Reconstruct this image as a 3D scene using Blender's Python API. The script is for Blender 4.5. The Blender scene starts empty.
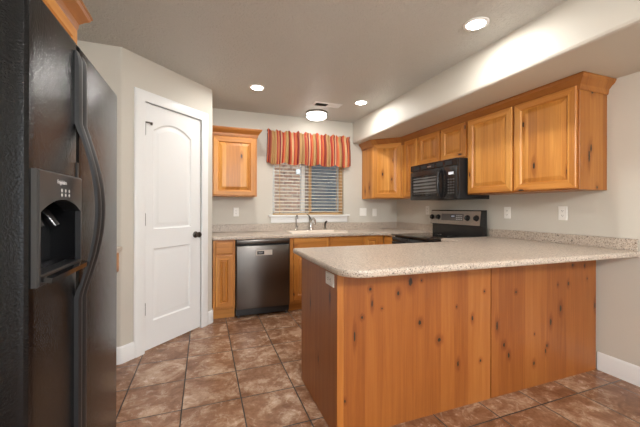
import bpy, bmesh, math, random
from mathutils import Vector, Matrix
PI = math.pi
sc = bpy.context.scene
col = sc.collection
random.seed(4)

# ------------------------------------------------------------------ camera, world, exposure
YAW, ROLL, CAM_H, FPX = 0.35356, 0.0024, 1.2214, 313.63
cam_d = bpy.data.cameras.new('camera')
cam_d.sensor_width = 36.0
cam_d.lens = FPX / 640 * 36.0
cam_d.shift_y = -5.3747 / 640
cam_d.clip_start = 0.02
cam = bpy.data.objects.new('camera', cam_d)
col.objects.link(cam)
fw = Vector((math.sin(YAW), math.cos(YAW), 0))
rt = Vector((math.cos(YAW), -math.sin(YAW), 0))
up = Vector((0, 0, 1))
rt2 = rt * math.cos(ROLL) + up * math.sin(ROLL)
up2 = rt2.cross(fw)
m = Matrix((rt2, up2, -fw)).transposed().to_4x4()
m.translation = Vector((0, 0, CAM_H))
cam.matrix_world = m
sc.camera = cam

world = bpy.data.worlds.new('sky')
sc.world = world
world.use_nodes = True
bg = world.node_tree.nodes['Background']
bg.inputs['Color'].default_value = (0.85, 0.93, 1.0, 1)
bg.inputs['Strength'].default_value = 2.9

sc.view_settings.view_transform = 'Standard'
sc.view_settings.look = 'None'
sc.view_settings.gamma = 1
sc.view_settings.use_curve_mapping = False
sc.view_settings.exposure = 0.62
CAN_W = 5.2          # each recessed lamp
FLUSH_E = 6.0         # flush lamp diffuser emission
FILL_E = 140.0         # emission of the unseen globe added as fill light
WARM = (1.0, 0.98, 0.945)

# ------------------------------------------------------------------ main dimensions (metres)
D, R, XL = 4.1745, 2.8175, -1.24
ZC, ZS, XS = 2.4785, 2.171, 2.0525
YR = -3.2
CT, CB = 0.911, 0.872
PT, PB = 0.930, 0.892          # the bar top sits a little higher

def portal(name, loc, rot, sx, sy):
    l = bpy.data.lights.new(name, 'AREA'); l.shape = 'RECTANGLE'; l.size = sx; l.size_y = sy
    l.energy = 1.0
    l.cycles.is_portal = True
    o = bpy.data.objects.new(name, l); o.location = loc; o.rotation_euler = rot; col.objects.link(o)
portal('patio_daylight_portal', (0.9, YR - 0.02, 1.1), (PI / 2, 0, PI), 3.4, 2.1)
portal('window_daylight_portal', (1.386, D + 0.15, 1.66), (-PI / 2, 0, PI), 1.03, 1.06)

# ------------------------------------------------------------------ node helpers
def lin(r, g, b):
    f = lambda c: c / 12.92 if c <= 0.04045 else ((c + 0.055) / 1.055) ** 2.4
    return (f(r / 255), f(g / 255), f(b / 255), 1)

class NT:
    def __init__(s, name):
        s.m = bpy.data.materials.new(name); s.m.use_nodes = True
        s.t = s.m.node_tree; s.p = s.t.nodes['Principled BSDF']; s.out = s.t.nodes['Material Output']
    def n(s, typ, ins=None, **kw):
        nd = s.t.nodes.new(typ)
        for k, v in kw.items(): setattr(nd, k, v)
        for k, v in (ins or {}).items(): s.put(nd.inputs[k], v)
        return nd
    def put(s, sock, v):
        if isinstance(v, bpy.types.NodeSocket): s.t.links.new(v, sock)
        else: sock.default_value = v
    def math(s, op, a, b=0.0, c=None, clamp=False):
        nd = s.t.nodes.new('ShaderNodeMath'); nd.operation = op; nd.use_clamp = clamp
        s.put(nd.inputs[0], a); s.put(nd.inputs[1], b)
        if c is not None: s.put(nd.inputs[2], c)
        return nd.outputs[0]
    def vmath(s, op, a, b=None, c=None):
        nd = s.t.nodes.new('ShaderNodeVectorMath'); nd.operation = op
        s.put(nd.inputs[0], a)
        if b is not None: s.put(nd.inputs[1], b)
        if c is not None: s.put(nd.inputs[2], c)
        return nd.outputs['Value'] if op in ('LENGTH', 'DISTANCE', 'DOT_PRODUCT') else nd.outputs[0]
    def obj(s): return s.n('ShaderNodeTexCoord').outputs['Object']
    def sep(s, v):
        nd = s.n('ShaderNodeSeparateXYZ', {0: v}); return nd.outputs
    def comb(s, x, y, z): return s.n('ShaderNodeCombineXYZ', {0: x, 1: y, 2: z}).outputs[0]
    def noise(s, v, scale, detail=2, rough=0.5, dist=0.0, dims='3D', w=None):
        nd = s.n('ShaderNodeTexNoise', {'Vector': v, 'Scale': scale, 'Detail': detail, 'Roughness': rough, 'Distortion': dist}, noise_dimensions=dims)
        if w is not None: s.put(nd.inputs['W'], w)
        return nd.outputs['Fac'] if 'Fac' in nd.outputs else nd.outputs[0]
    def ramp(s, f, stops, interp='LINEAR'):
        nd = s.n('ShaderNodeValToRGB', {0: f}); cr = nd.color_ramp; cr.interpolation = interp
        while len(cr.elements) < len(stops): cr.elements.new(0.5)
        for e, (p, c) in zip(cr.elements, stops): e.position = p; e.color = c
        return nd.outputs[0]
    def mix(s, f, a, b, mode='MIX'):
        nd = s.n('ShaderNodeMix', data_type='RGBA', blend_type=mode)
        s.put(nd.inputs[0], f); s.put(nd.inputs[6], a); s.put(nd.inputs[7], b)
        return nd.outputs[2]
    def step(s, v, lo, hi):
        nd = s.n('ShaderNodeMapRange', {0: v, 1: lo, 2: hi, 3: 0.0, 4: 1.0}, interpolation_type='SMOOTHSTEP')
        return nd.outputs[0]
    def bump(s, h, strength, dist=0.01):
        nd = s.n('ShaderNodeBump', {'Height': h, 'Strength': strength, 'Distance': dist})
        s.put(s.p.inputs['Normal'], nd.outputs[0]); return nd
    def set(s, **kw):
        for k, v in kw.items(): s.put(s.p.inputs[k.replace('_', ' ')], v)
        return s.m

def plain(name, c, rough=0.5, metal=0.0, spec=0.5, noise=0.0, **kw):
    t = NT(name)
    if noise:
        f = t.noise(t.obj(), 14, 3)
        c2 = tuple(x * (1 - noise) for x in c[:3]) + (1,)
        t.set(Base_Color=t.mix(f, c2, c))
    else: t.set(Base_Color=c)
    t.set(Roughness=rough, Metallic=metal, Specular_IOR_Level=spec, **kw)
    return t.m

def wood(name, grain='z', knots=None, seed=0.0, plank=0.085, tone=1.0, red=1.0, knot_amt=1.0, strip=0.30):
    """knotty alder: glued-up strips, fine grain along one axis, dark knots"""
    t = NT(name)
    P = t.obj(); x, y, z = t.sep(P)[0:3]
    rnd = t.n('ShaderNodeObjectInfo').outputs['Random']
    if grain == 'z': a, l = t.math('ADD', x, y), z
    elif grain == 'x': a, l = t.math('ADD', z, y), x
    else: a, l = t.math('ADD', z, x), y
    off = t.math('MULTIPLY_ADD', rnd, 7.3, seed)
    a = t.math('ADD', a, off)
    # explicit knots or scattered ones
    if knots:
        dmin = None
        for (kx, ky, kz, rx, rz) in knots:
            sy = 0.0 if ky is None else 1.0 / rx
            sx = 0.0 if kx is None else 1.0 / rx
            s = (sx, sy, 1.0 / rz)
            c = (-(kx or 0) * sx, -(ky or 0) * sy, -kz / rz)
            d = t.vmath('LENGTH', t.vmath('MULTIPLY_ADD', P, s, c))
            dmin = d if dmin is None else t.math('MINIMUM', dmin, d)
        gate = 1.0
    else:
        v = t.comb(t.math('MULTIPLY', a, 8.0), t.math('MULTIPLY_ADD', l, 2.6, t.math('MULTIPLY', rnd, 31.0)), seed)
        vo = t.n('ShaderNodeTexVoronoi', {'Vector': v, 'Scale': 1.0}, voronoi_dimensions='2D')
        cr = t.sep(vo.outputs['Color'])
        gate = t.math('LESS_THAN', cr[0], 0.30 * knot_amt)
        dmin = t.math('DIVIDE', vo.outputs['Distance'], t.math('MULTIPLY_ADD', cr[1], 0.055, 0.035))
    wob = t.noise(P, 90, 2)
    dk = t.math('ADD', dmin, t.math('MULTIPLY_ADD', wob, 0.9, -0.45))
    kmask = t.math('MULTIPLY', t.math('SUBTRACT', 1.0, t.step(dk, 0.65, 1.15)), gate)
    halo = t.math('MULTIPLY', t.math('SUBTRACT', 1.0, t.step(dmin, 0.6, 4.0)), gate)
    # strips
    aw = t.math('ADD', a, t.math('MULTIPLY', t.noise(t.comb(0, 0, t.math('MULTIPLY', l, 1.0)), 1.3), 0.004))
    v1 = t.n('ShaderNodeTexVoronoi', {'W': t.math('DIVIDE', aw, plank), 'Scale': 1.0, 'Randomness': 0.8}, voronoi_dimensions='1D')
    pr = t.sep(v1.outputs['Color'])
    # grain
    ad = t.math('ADD', a, t.math('MULTIPLY', halo, 0.02))
    gv = t.comb(t.math('MULTIPLY', ad, 1.0), t.math('MULTIPLY', l, 0.045), t.math('MULTIPLY', pr[1], 9.0))
    g1 = t.noise(gv, 34, 5, 0.6, 0.5)
    g2 = t.noise(t.comb(t.math('MULTIPLY', ad, 1.0), t.math('MULTIPLY', l, 0.02), t.math('MULTIPLY', pr[2], 5.0)), 160, 2, 0.6)
    f = t.math('ADD', t.math('MULTIPLY', g1, 0.62), t.math('MULTIPLY', g2, 0.22))
    f = t.math('ADD', f, t.math('MULTIPLY_ADD', pr[0], strip, 0.08 - strip * 0.5))
    f = t.math('SUBTRACT', f, t.math('MULTIPLY', halo, 0.32), clamp=True)
    k = tone
    dark = (0.280 * k, 0.082 * k * red, 0.013 * k * red, 1)
    midc = (0.455 * k, 0.165 * k * red, 0.031 * k * red, 1)
    lite = (0.620 * k, 0.275 * k * red, 0.066 * k * red, 1)
    c = t.ramp(f, [(0.15, dark), (0.52, midc), (0.90, lite)])
    c = t.mix(kmask, c, (0.026, 0.016, 0.011, 1))
    t.set(Base_Color=c, Roughness=0.40, Specular_IOR_Level=0.40, Coat_Weight=0.06, Coat_Roughness=0.2)
    t.bump(g2, 0.05, 0.002)
    return t.m

# ------------------------------------------------------------------ materials
def paint(name, c, bscale, bstr, rough, vor=False, bd=0.004):
    t = NT(name); P = t.obj()
    h = t.noise(P, bscale, 3, 0.55)
    if vor: h = t.step(t.noise(P, bscale, 3, 0.6, 1.2), 0.42, 0.62)
    t.set(Base_Color=c, Roughness=rough, Specular_IOR_Level=0.4)
    t.bump(h, bstr, bd)
    return t.m
M = {}
M['wall'] = paint('greige wall paint', lin(206, 201, 190), 110, 0.12, 0.55)
M['ceil'] = paint('textured ceiling paint', lin(203, 202, 197), 34, 0.6, 0.40, True, 0.008)
M['trim'] = plain('white trim paint', lin(236, 237, 236), 0.35, spec=0.4)
M['wz'] = wood('knotty alder upright grain', 'z', tone=1.26, red=1.14, knot_amt=1.3, strip=0.36)
M['wx'] = wood('knotty alder crosswise grain', 'x', seed=3.1, knot_amt=0.4, tone=1.24, red=1.12)
M['wy'] = wood('knotty alder lengthwise grain', 'y', seed=5.7, knot_amt=0.4, tone=1.1, red=1.1)
M['wx_crown'] = wood('alder moulding', 'x', seed=2.2, tone=0.80, knot_amt=0.3)
M['wy_crown'] = wood('alder moulding lengthwise', 'y', seed=1.2, tone=0.80, knot_amt=0.3)
M['dark_in'] = plain('cabinet shadow interior', (0.03, 0.018, 0.01, 1), 0.8)
M['black'] = plain('black gloss plastic', (0.010, 0.010, 0.011, 1), 0.22)
M['blackmat'] = plain('black satin plastic', (0.014, 0.014, 0.015, 1), 0.45)
M['blackglass'] = plain('black glass', (0.006, 0.006, 0.007, 1), 0.06, spec=0.6)
M['gasket'] = plain('dark rubber gasket', (0.006, 0.006, 0.006, 1), 0.7)
M['chrome'] = plain('brushed nickel', (0.62, 0.60, 0.57, 1), 0.18, 1.0)
M['ring'] = plain('satin nickel ring', (0.30, 0.28, 0.25, 1), 0.35, 1.0)
M['bronze'] = plain('dark pewter', (0.13, 0.12, 0.11, 1), 0.3, 1.0)
M['hinge'] = plain('satin hinge steel', (0.28, 0.27, 0.26, 1), 0.35, 1.0)
M['plate'] = plain('white plastic plate', lin(238, 236, 230), 0.35)
M['slot'] = plain('outlet slots', (0.03, 0.03, 0.03, 1), 0.6)
M['sink'] = plain('cream sink', lin(232, 220, 205), 0.18)
M['white'] = plain('white vinyl', lin(235, 238, 240), 0.4)
M['blind'] = plain('cream blind slat', lin(238, 228, 208), 0.5)
M['tanrail'] = plain('tan blind cord', lin(205, 170, 120), 0.6)
M['tansash'] = plain('tan sash', lin(188, 150, 104), 0.5)
M['sticker'] = plain('pale sticker', lin(200, 190, 180), 0.5)
M['print'] = plain('pale print', lin(190, 190, 190), 0.5)
M['ventgrey'] = plain('vent shadow grey', lin(90, 88, 86), 0.6)
M['ventwhite'] = plain('white vent enamel', lin(248, 247, 245), 0.35)

def emis(name, c, s):
    t = NT(name); t.set(Base_Color=(0.8, 0.8, 0.8, 1), Emission_Color=c, Emission_Strength=s); return t.m
M['lens'] = emis('lit lamp lens', (1.0, 0.96, 0.90, 1), 30.0)
M['diff'] = emis('lit opal diffuser', (1.0, 0.975, 0.935, 1), FLUSH_E)
M['blue'] = emis('blue display', (0.30, 0.5, 0.85, 1), 0.15)

t = NT('stainless'); P = t.obj(); x, y, z = t.sep(P)[0:3]
n = t.noise(t.comb(x, y, t.math('MULTIPLY', z, 0.01)), 400, 2)
t.set(Base_Color=(0.42, 0.39, 0.365, 1), Metallic=1.0, Roughness=t.math('MULTIPLY_ADD', n, 0.10, 0.24)); M['steel'] = t.m
t = NT('dark stainless'); P = t.obj(); x, y, z = t.sep(P)[0:3]
n = t.noise(t.comb(x, y, t.math('MULTIPLY', z, 0.01)), 400, 2)
t.set(Base_Color=(0.135, 0.120, 0.108, 1), Metallic=1.0, Roughness=t.math('MULTIPLY_ADD', n, 0.10, 0.25)); M['dwsteel'] = t.m

t = NT('textured black fridge enamel'); P = t.obj()
h = t.noise(P, 190, 2, 0.6)
t.set(Base_Color=(0.004, 0.004, 0.0045, 1), Roughness=0.15, Specular_IOR_Level=0.28); t.bump(h, 0.8, 0.0014); M['fridge'] = t.m

t = NT('speckled laminate counter'); P = t.obj()
n1 = t.noise(P, 115, 2, 0.6); n2 = t.noise(P, 60, 3, 0.6); n3 = t.noise(t.vmath('ADD', P, (5.1, 3.3, 1.7)), 140, 1, 0.5)
c = t.ramp(n2, [(0.30, lin(180, 164, 148)), (0.70, lin(208, 195, 180))])
c = t.mix(t.step(n1, 0.58, 0.66), c, lin(104, 84, 72))
c = t.mix(t.step(n3, 0.63, 0.70), c, lin(226, 214, 200))
c = t.mix(t.math('SUBTRACT', 1.0, t.step(n1, 0.34, 0.40)), c, lin(84, 76, 72))
t.set(Base_Color=c, Roughness=0.30, Specular_IOR_Level=0.5); M['counter'] = t.m

# floor tile
t = NT('brown slate-look tile'); P = t.obj(); x, y, z = t.sep(P)[0:3]
u = t.math('DIVIDE', t.math('ADD', x, 0.1255), 0.3505); v = t.math('DIVIDE', t.math('SUBTRACT', y, 2.066), 0.3555)
fu, fv = t.math('FRACT', u), t.math('FRACT', v)
iu, iv = t.math('FLOOR', u), t.math('FLOOR', v)
wn = t.n('ShaderNodeTexWhiteNoise', {'Vector': t.comb(iu, iv, 0.0)}, noise_dimensions='2D')
wr = t.sep(wn.outputs['Color'])
eu = t.math('MINIMUM', fu, t.math('SUBTRACT', 1.0, fu)); ev = t.math('MINIMUM', fv, t.math('SUBTRACT', 1.0, fv))
edge = t.math('MINIMUM', eu, ev)
tile = t.step(edge, 0.0085, 0.0135)
q = t.comb(t.math('MULTIPLY_ADD', wr[0], 13.0, x), t.math('MULTIPLY_ADD', wr[1], 17.0, y), 0.0)
a1 = t.noise(q, 5.5, 8, 0.66, 0.9); a2 = t.noise(t.vmath('ADD', q, (3.0, 8.0, 2.0)), 14.0, 6, 0.7, 0.5)
a3 = t.noise(q, 45, 3, 0.6)
f = t.math('ADD', t.math('MULTIPLY', a1, 0.7), t.math('MULTIPLY', a2, 0.3))
f = t.math('ADD', f, t.math('MULTIPLY_ADD', a3, 0.14, -0.07))
f = t.math('ADD', f, t.math('MULTIPLY_ADD', wr[2], 0.10, -0.05))
c = t.ramp(f, [(0.28, lin(98, 64, 44)), (0.42, lin(130, 91, 65)), (0.52, lin(150, 112, 86)), (0.62, lin(184, 152, 126)), (0.74, lin(206, 182, 160))])
vn = t.noise(t.vmath('ADD', q, (1.7, 4.2, 9.0)), 7.0, 5, 0.6, 1.0)
vein = t.math('SUBTRACT', 1.0, t.step(t.math('ABSOLUTE', t.math('SUBTRACT', vn, 0.5)), 0.0, 0.03))
c = t.mix(t.math('MULTIPLY', vein, t.math('MULTIPLY', t.step(a1, 0.42, 0.62), 0.45)), c, lin(214, 192, 170))
dk_ = t.math('SUBTRACT', 1.0, t.step(a2, 0.34, 0.46))
c = t.mix(t.math('MULTIPLY', dk_, 0.18), c, lin(88, 58, 42))
c = t.mix(tile, lin(46, 40, 35), c)
t.set(Base_Color=c, Roughness=t.math('ADD', t.math('MULTIPLY_ADD', a2, 0.2, 0.15), t.math('MULTIPLY', t.math('SUBTRACT', 1.0, tile), 0.4)), Specular_IOR_Level=0.5)
t.bump(t.math('ADD', tile, t.math('MULTIPLY', f, 0.5)), 0.35, 0.004); M['tile'] = t.m

# striped valance fabric (stripes follow the cloth: u stored along the cloth in the UV map)
t = NT('striped valance cloth'); uv = t.n('ShaderNodeUVMap').outputs[0]; ux = t.sep(uv)[0]
S_ = [(0.0, (176, 84, 52)), (0.05, (214, 172, 116)), (0.14, (186, 140, 84)), (0.19, (222, 182, 128)), (0.24, (196, 62, 46)), (0.30, (226, 140, 92)), (0.34, (146, 36, 40)), (0.39, (232, 190, 150)), (0.43, (206, 62, 42)), (0.48, (236, 134, 84)), (0.54, (214, 178, 118)), (0.63, (192, 148, 88)), (0.67, (156, 40, 40)), (0.71, (222, 104, 66)), (0.77, (234, 192, 138)), (0.84, (200, 54, 40)), (0.89, (230, 124, 76)), (0.95, (144, 38, 42))]
c = t.ramp(t.math('FRACT', t.math('MULTIPLY_ADD', ux, 3.1, 0.93)), [(p, lin(*k)) for p, k in S_], 'CONSTANT')
wv = t.noise(t.obj(), 500, 1)
t.set(Base_Color=t.mix(t.math('MULTIPLY', wv, 0.25), c, (0.1, 0.05, 0.03, 1)), Roughness=0.55, Sheen_Weight=0.3, Specular_IOR_Level=0.35)
tr = t.n('ShaderNodeBsdfTranslucent', {'Color': c})
mx = t.n('ShaderNodeMixShader', {0: 0.25, 1: t.p.outputs[0], 2: tr.outputs[0]})
t.t.links.new(mx.outputs[0], t.out.inputs[0]); M['valance'] = t.m

# glass: thin clear pane
def glass(name, tint, mirror):
    t = NT(name); t.t.nodes.remove(t.p)
    fr = t.n('ShaderNodeFresnel', {'IOR': 1.45})
    tb = t.n('ShaderNodeBsdfTransparent', {'Color': tint}); gl = t.n('ShaderNodeBsdfGlossy', {'Roughness': 0.02})
    mx = t.n('ShaderNodeMixShader', {0: t.math('MULTIPLY', fr.outputs[0], mirror, clamp=True), 1: tb.outputs[0], 2: gl.outputs[0]})
    t.t.links.new(mx.outputs[0], t.out.inputs[0]); return t.m
M['glass'] = glass('clear window glass', (0.96, 0.98, 0.98, 1), 1.0)
M['screen'] = glass('insect screen', (0.80, 0.82, 0.84, 1), 0.0)
M['darkglass'] = plain('neighbour window glass', lin(70, 73, 76), 0.08, spec=0.3)

t = NT('pale tan brick'); P = t.obj(); x, y, z = t.sep(P)[0:3]
br = t.n('ShaderNodeTexBrick', {'Vector': t.comb(x, z, 0.0), 'Color1': lin(138, 100, 82), 'Color2': lin(168, 136, 114), 'Mortar': lin(176, 164, 152), 'Scale': 1.0, 'Mortar Size': 0.008, 'Bias': -0.1, 'Brick Width': 0.215, 'Row Height': 0.075})
n = t.noise(P, 12, 4); t.set(Base_Color=t.mix(t.step(n, 0.45, 0.75), br.outputs[0], lin(88, 66, 58), 'MIX'), Roughness=0.9)
M['brick'] = t.m
M['lawn'] = plain('pale gravel yard', lin(196, 190, 180), 0.9, noise=0.3)

# ------------------------------------------------------------------ mesh helpers
ORI = {}
def empty(name, loc=(0, 0, 0), rz=0.0):
    o = bpy.data.objects.new(name, None); o.empty_display_size = 0.1
    o.location = loc; o.rotation_euler = (0, 0, rz); col.objects.link(o)
    ORI[o] = Vector(loc); return o
def thing(name, label, cat, loc=(0, 0, 0), rz=0.0, group=None):
    o = empty(name, loc, rz); tag(o, label, cat, group); return o
def tag(o, label, cat, group=None):
    o['label'] = label; o['category'] = cat
    if group: o['group'] = group
    return o
def struct(o): o['kind'] = 'structure'; return o

class B:
    """collects geometry, then links it as one mesh object"""
    def __init__(s): s.b = bmesh.new(); s.mi = 0
    def _mi(s, faces):
        for f in faces: f.material_index = s.mi
    def box(s, x0, x1, y0, y1, z0, z1, bev=0.0, seg=2):
        x0, x1 = min(x0, x1), max(x0, x1); y0, y1 = min(y0, y1), max(y0, y1); z0, z1 = min(z0, z1), max(z0, z1)
        r = bmesh.ops.create_cube(s.b, size=1.0)
        vs = r['verts']
        for v in vs: v.co = Vector(((x0 + x1) / 2 + v.co.x * (x1 - x0), (y0 + y1) / 2 + v.co.y * (y1 - y0), (z0 + z1) / 2 + v.co.z * (z1 - z0)))
        fs = list({f for v in vs for f in v.link_faces}); s._mi(fs)
        if bev:
            es = list({e for v in vs for e in v.link_edges})
            r = bmesh.ops.bevel(s.b, geom=es, offset=min(bev, 0.45 * min(x1 - x0, y1 - y0, z1 - z0)), segments=seg, affect='EDGES', profile=0.5)
            s._mi(r['faces'])
        return s
    def faces(s, verts, faces):
        vs = [s.b.verts.new(v) for v in verts]
        for f in faces:
            try: s.b.faces.new([vs[i] for i in f]).material_index = s.mi
            except ValueError: pass
        return vs
    def loops(s, loops, cap0=False, cap1=False, closed=True, mats=None):
        """skin a list of equally long vertex loops"""
        L = [[s.b.verts.new(p) for p in lp] for lp in loops]; n = len(L[0])
        for i in range(len(L) - 1):
            for k in range(n if closed else n - 1):
                try:
                    f = s.b.faces.new((L[i][k], L[i][(k + 1) % n], L[i + 1][(k + 1) % n], L[i + 1][k]))
                    f.material_index = mats[k % len(mats)] if mats else s.mi
                except ValueError: pass
        if cap0: s.b.faces.new(L[0][::-1]).material_index = s.mi
        if cap1: s.b.faces.new(L[-1]).material_index = s.mi
        return L
    def lathe(s, c, prof, axis='z', seg=32):
        """prof: (radius, offset along axis)"""
        c = Vector(c); loops = []
        for r, h in prof:
            lp = []
            for k in range(seg):
                a = 2 * PI * k / seg; u, v = r * math.cos(a), r * math.sin(a)
                if axis == 'z': p = Vector((u, v, h))
                elif axis == 'y': p = Vector((u, h, v))
                elif axis == 'x': p = Vector((h, u, v))
                else: p = axis @ Vector((u, v, h))
                lp.append(c + p)
            loops.append(lp)
        s.loops(loops, True, True); return s
    def tube(s, pts, r, seg=12):
        pts = [Vector(p) for p in pts]; rr = r if isinstance(r, (list, tuple)) else [r] * len(pts)
        loops = []; ref = None
        for i, p in enumerate(pts):
            d = (pts[min(i + 1, len(pts) - 1)] - pts[max(i - 1, 0)]).normalized()
            if ref is None: ref = Vector((1, 0, 0)) if abs(d.x) < 0.8 else Vector((0, 1, 0))
            a = (ref - d * ref.dot(d)).normalized(); b = d.cross(a); ref = a
            loops.append([p + (a * math.cos(2 * PI * k / seg) + b * math.sin(2 * PI * k / seg)) * rr[i] for k in range(seg)])
        s.loops(loops, True, True); return s
    def build(s, name, mat, parent=None, smooth=False, loc=None, local=False):
        me = bpy.data.meshes.new(name)
        bmesh.ops.recalc_face_normals(s.b, faces=s.b.faces[:])
        off = Vector((0, 0, 0))
        if parent is not None and not local: off = ORI[parent]
        elif loc is not None: off = Vector(loc)
        if off.length: bmesh.ops.translate(s.b, verts=s.b.verts[:], vec=-off)
        s.b.to_mesh(me); s.b.free()
        for mm in (mat if isinstance(mat, (list, tuple)) else [mat]): me.materials.append(mm)
        if smooth:
            for p in me.polygons: p.use_smooth = True
            try: me.set_sharp_from_angle(angle=math.radians(smooth if smooth is not True else 35))
            except Exception: pass
        o = bpy.data.objects.new(name, me); col.objects.link(o)
        if parent is not None: o.parent = parent; ORI[o] = ORI[parent]
        else:
            o.location = off; ORI[o] = off
        return o

def inset(loop, d):
    """offset a 2D closed loop inwards (counter-clockwise loops)"""
    n = len(loop); out = []
    for i in range(n):
        p0, p1, p2 = Vector(loop[i - 1]), Vector(loop[i]), Vector(loop[(i + 1) % n])
        a, b = (p1 - p0).normalized(), (p2 - p1).normalized()
        na, nb = Vector((-a.y, a.x)), Vector((-b.y, b.x))
        mdir = (na + nb)
        k = mdir.length_squared
        mdir = mdir * (2.0 / k) if k > 1e-6 else na
        out.append(tuple(p1 + mdir * d))
    return out
def rect(x0, x1, z0, z1): return [(x0, z0), (x1, z0), (x1, z1), (x0, z1)]
def fill(b, loops3):
    """planar fill of an outer loop of BMVerts with holes (lists of BMVerts)"""
    es = []
    for lp in loops3:
        for i in range(len(lp)):
            e = b.b.edges.get((lp[i], lp[(i + 1) % len(lp)])) or b.b.edges.new((lp[i], lp[(i + 1) % len(lp)]))
            es.append(e)
    r = bmesh.ops.triangle_fill(b.b, use_beauty=True, use_dissolve=False, edges=es)
    for f in r['geom']:
        if isinstance(f, bmesh.types.BMFace): f.material_index = b.mi
def arc(cx, cy, r, a0, a1, n):
    return [(cx + r * math.cos(a0 + (a1 - a0) * i / n), cy + r * math.sin(a0 + (a1 - a0) * i / n)) for i in range(n + 1)]

def slab(b, outline, z0, z1, rnd=0.012, hole=None):
    """worktop slab with a rounded edge; outline counter-clockwise"""
    prof = [(rnd, z0), (rnd * 0.3, z0 + rnd * 0.3), (0, z0 + rnd), (0, z1 - rnd), (rnd * 0.3, z1 - rnd * 0.3), (rnd, z1)]
    L = b.loops([[(p[0], p[1], z) for p in inset(outline, d)] for d, z in prof])
    hb = ht = None
    if hole:
        H = b.loops([[(p[0], p[1], z0) for p in hole], [(p[0], p[1], z1) for p in hole]])
        hb, ht = H
    fill(b, [L[0]] + ([hb] if hb else [])); fill(b, [L[-1]] + ([ht] if ht else []))

def sweep(b, path, prof, cap=True):
    """moulding: prof = (out, z), path in plan; outwards is to the right of the direction of travel"""
    n = len(path); loops = []
    for i in range(n):
        p = Vector(path[i])
        a = (p - Vector(path[i - 1])).normalized() if i else None
        c = (Vector(path[i + 1]) - p).normalized() if i < n - 1 else None
        na = Vector((a.y, -a.x)) if a else None; nc = Vector((c.y, -c.x)) if c else None
        if na is None: mv = nc
        elif nc is None: mv = na
        else: mv = (na + nc) * (2 / (na + nc).length_squared)
        loops.append([(p.x + mv.x * o, p.y + mv.y * o, z) for o, z in prof])
    b.loops(loops, cap, cap)

def text(name, s, size, mat, parent, mtx):
    cu = bpy.data.curves.new(name, 'FONT'); cu.body = s; cu.size = size; cu.extrude = 0.0004; cu.align_x = 'LEFT'
    tmp = bpy.data.objects.new(name, cu); col.objects.link(tmp)
    me = bpy.data.meshes.new_from_object(tmp); bpy.data.objects.remove(tmp); bpy.data.curves.remove(cu)
    me.materials.clear(); me.materials.append(mat)
    o = bpy.data.objects.new(name, me); col.objects.link(o); o.parent = parent; o.matrix_local = mtx; return o

# ================================================================== THE ROOM
b = B().box(XL - 0.15, R + 0.15, YR - 0.15, D + 0.12, -0.1, 0.0); struct(b.build('floor', M['tile']))
b = B().box(XL - 0.15, R + 0.15, YR - 0.15, D + 0.12, ZC, ZC + 0.1); struct(b.build('ceiling', M['ceil']))
# dropped soffit along the range wall, with a softened lower edge
b = B()
pr_ = [(XS, ZC)] + [(XS, ZS + 0.02)] + [(XS + 0.006, ZS + 0.006)] + [(XS + 0.02, ZS)] + [(R, ZS), (R, ZC)]
b.loops([[(p[0], y, p[1]) for p in pr_] for y in (-1.6, D)], True, True)
struct(b.build('ceiling_soffit', M['wall'], smooth=20))

WX0, WX1, WZ0, WZ1 = 0.862, 1.908, 1.127, 2.19
b = B()
b.box(XL - 0.12, WX0, D, D + 0.15, 0, ZC).box(WX1, R + 0.12, D, D + 0.15, 0, ZC).box(WX0, WX1, D, D + 0.15, 0, WZ0 - 0.02).box(WX0, WX1, D, D + 0.15, WZ1, ZC)
struct(b.build('wall_back', M['wall']))
struct(B().box(R, R + 0.12, YR, D, 0, ZC).build('wall_right', M['wall']))
struct(B().box(XL - 0.12, XL, YR, 2.84, 0, ZC).build('wall_left', M['wall']))
# rear wall with the wide patio opening the daylight comes through
b = B(); PX0, PX1 = -0.8, 2.6
b.box(XL, PX0, YR - 0.12, YR, 0, ZC).box(PX1, R, YR - 0.12, YR, 0, ZC).box(PX0, PX1, YR - 0.12, YR, 2.15, ZC)
struct(b.build('wall_rear', M['wall']))
b = B()
b.box(PX0, PX1, YR - 0.09, YR - 0.03, 2.09, 2.15).box(PX0, PX0 + 0.06, YR - 0.09, YR - 0.03, 0, 2.09).box(PX1 - 0.06, PX1, YR - 0.09, YR - 0.03, 0, 2.09).box(0.87, 0.93, YR - 0.09, YR - 0.03, 0, 2.09)
struct(b.build('trim_5', M['trim']))

# pantry wall: short face, 45 degree face with the door, return to the back wall; bullnose corners
S2 = math.sqrt(0.5)
U0 = Vector((0.0, 3.452)); UD = Vector((S2, S2)); UN = Vector((S2, -S2))     # along the wall / out of the wall
W0 = 0.0
# u is measured so that u = (x + y - 3.452) / sqrt2
def pu(u, off=0.0):
    base = Vector((0.0, 3.452)); return base + UD * u + UN * off
UL, UR = (-0.610 + 2.842 - 3.452) / 2 ** .5, (0.080 + 3.532 - 3.452) / 2 ** .5
DU0, DU1, DZ = -0.668, -0.047, 2.112          # door opening
def corner(c, a0, a1, r, n=6):
    return [Vector((c[0] + r * math.cos(a0 + (a1 - a0) * i / n), c[1] + r * math.sin(a0 + (a1 - a0) * i / n))) for i in range(n + 1)]
rb = 0.03
tanl = rb * math.tan(PI / 8)
pL = pu(UL); pR = pu(UR)
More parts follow.
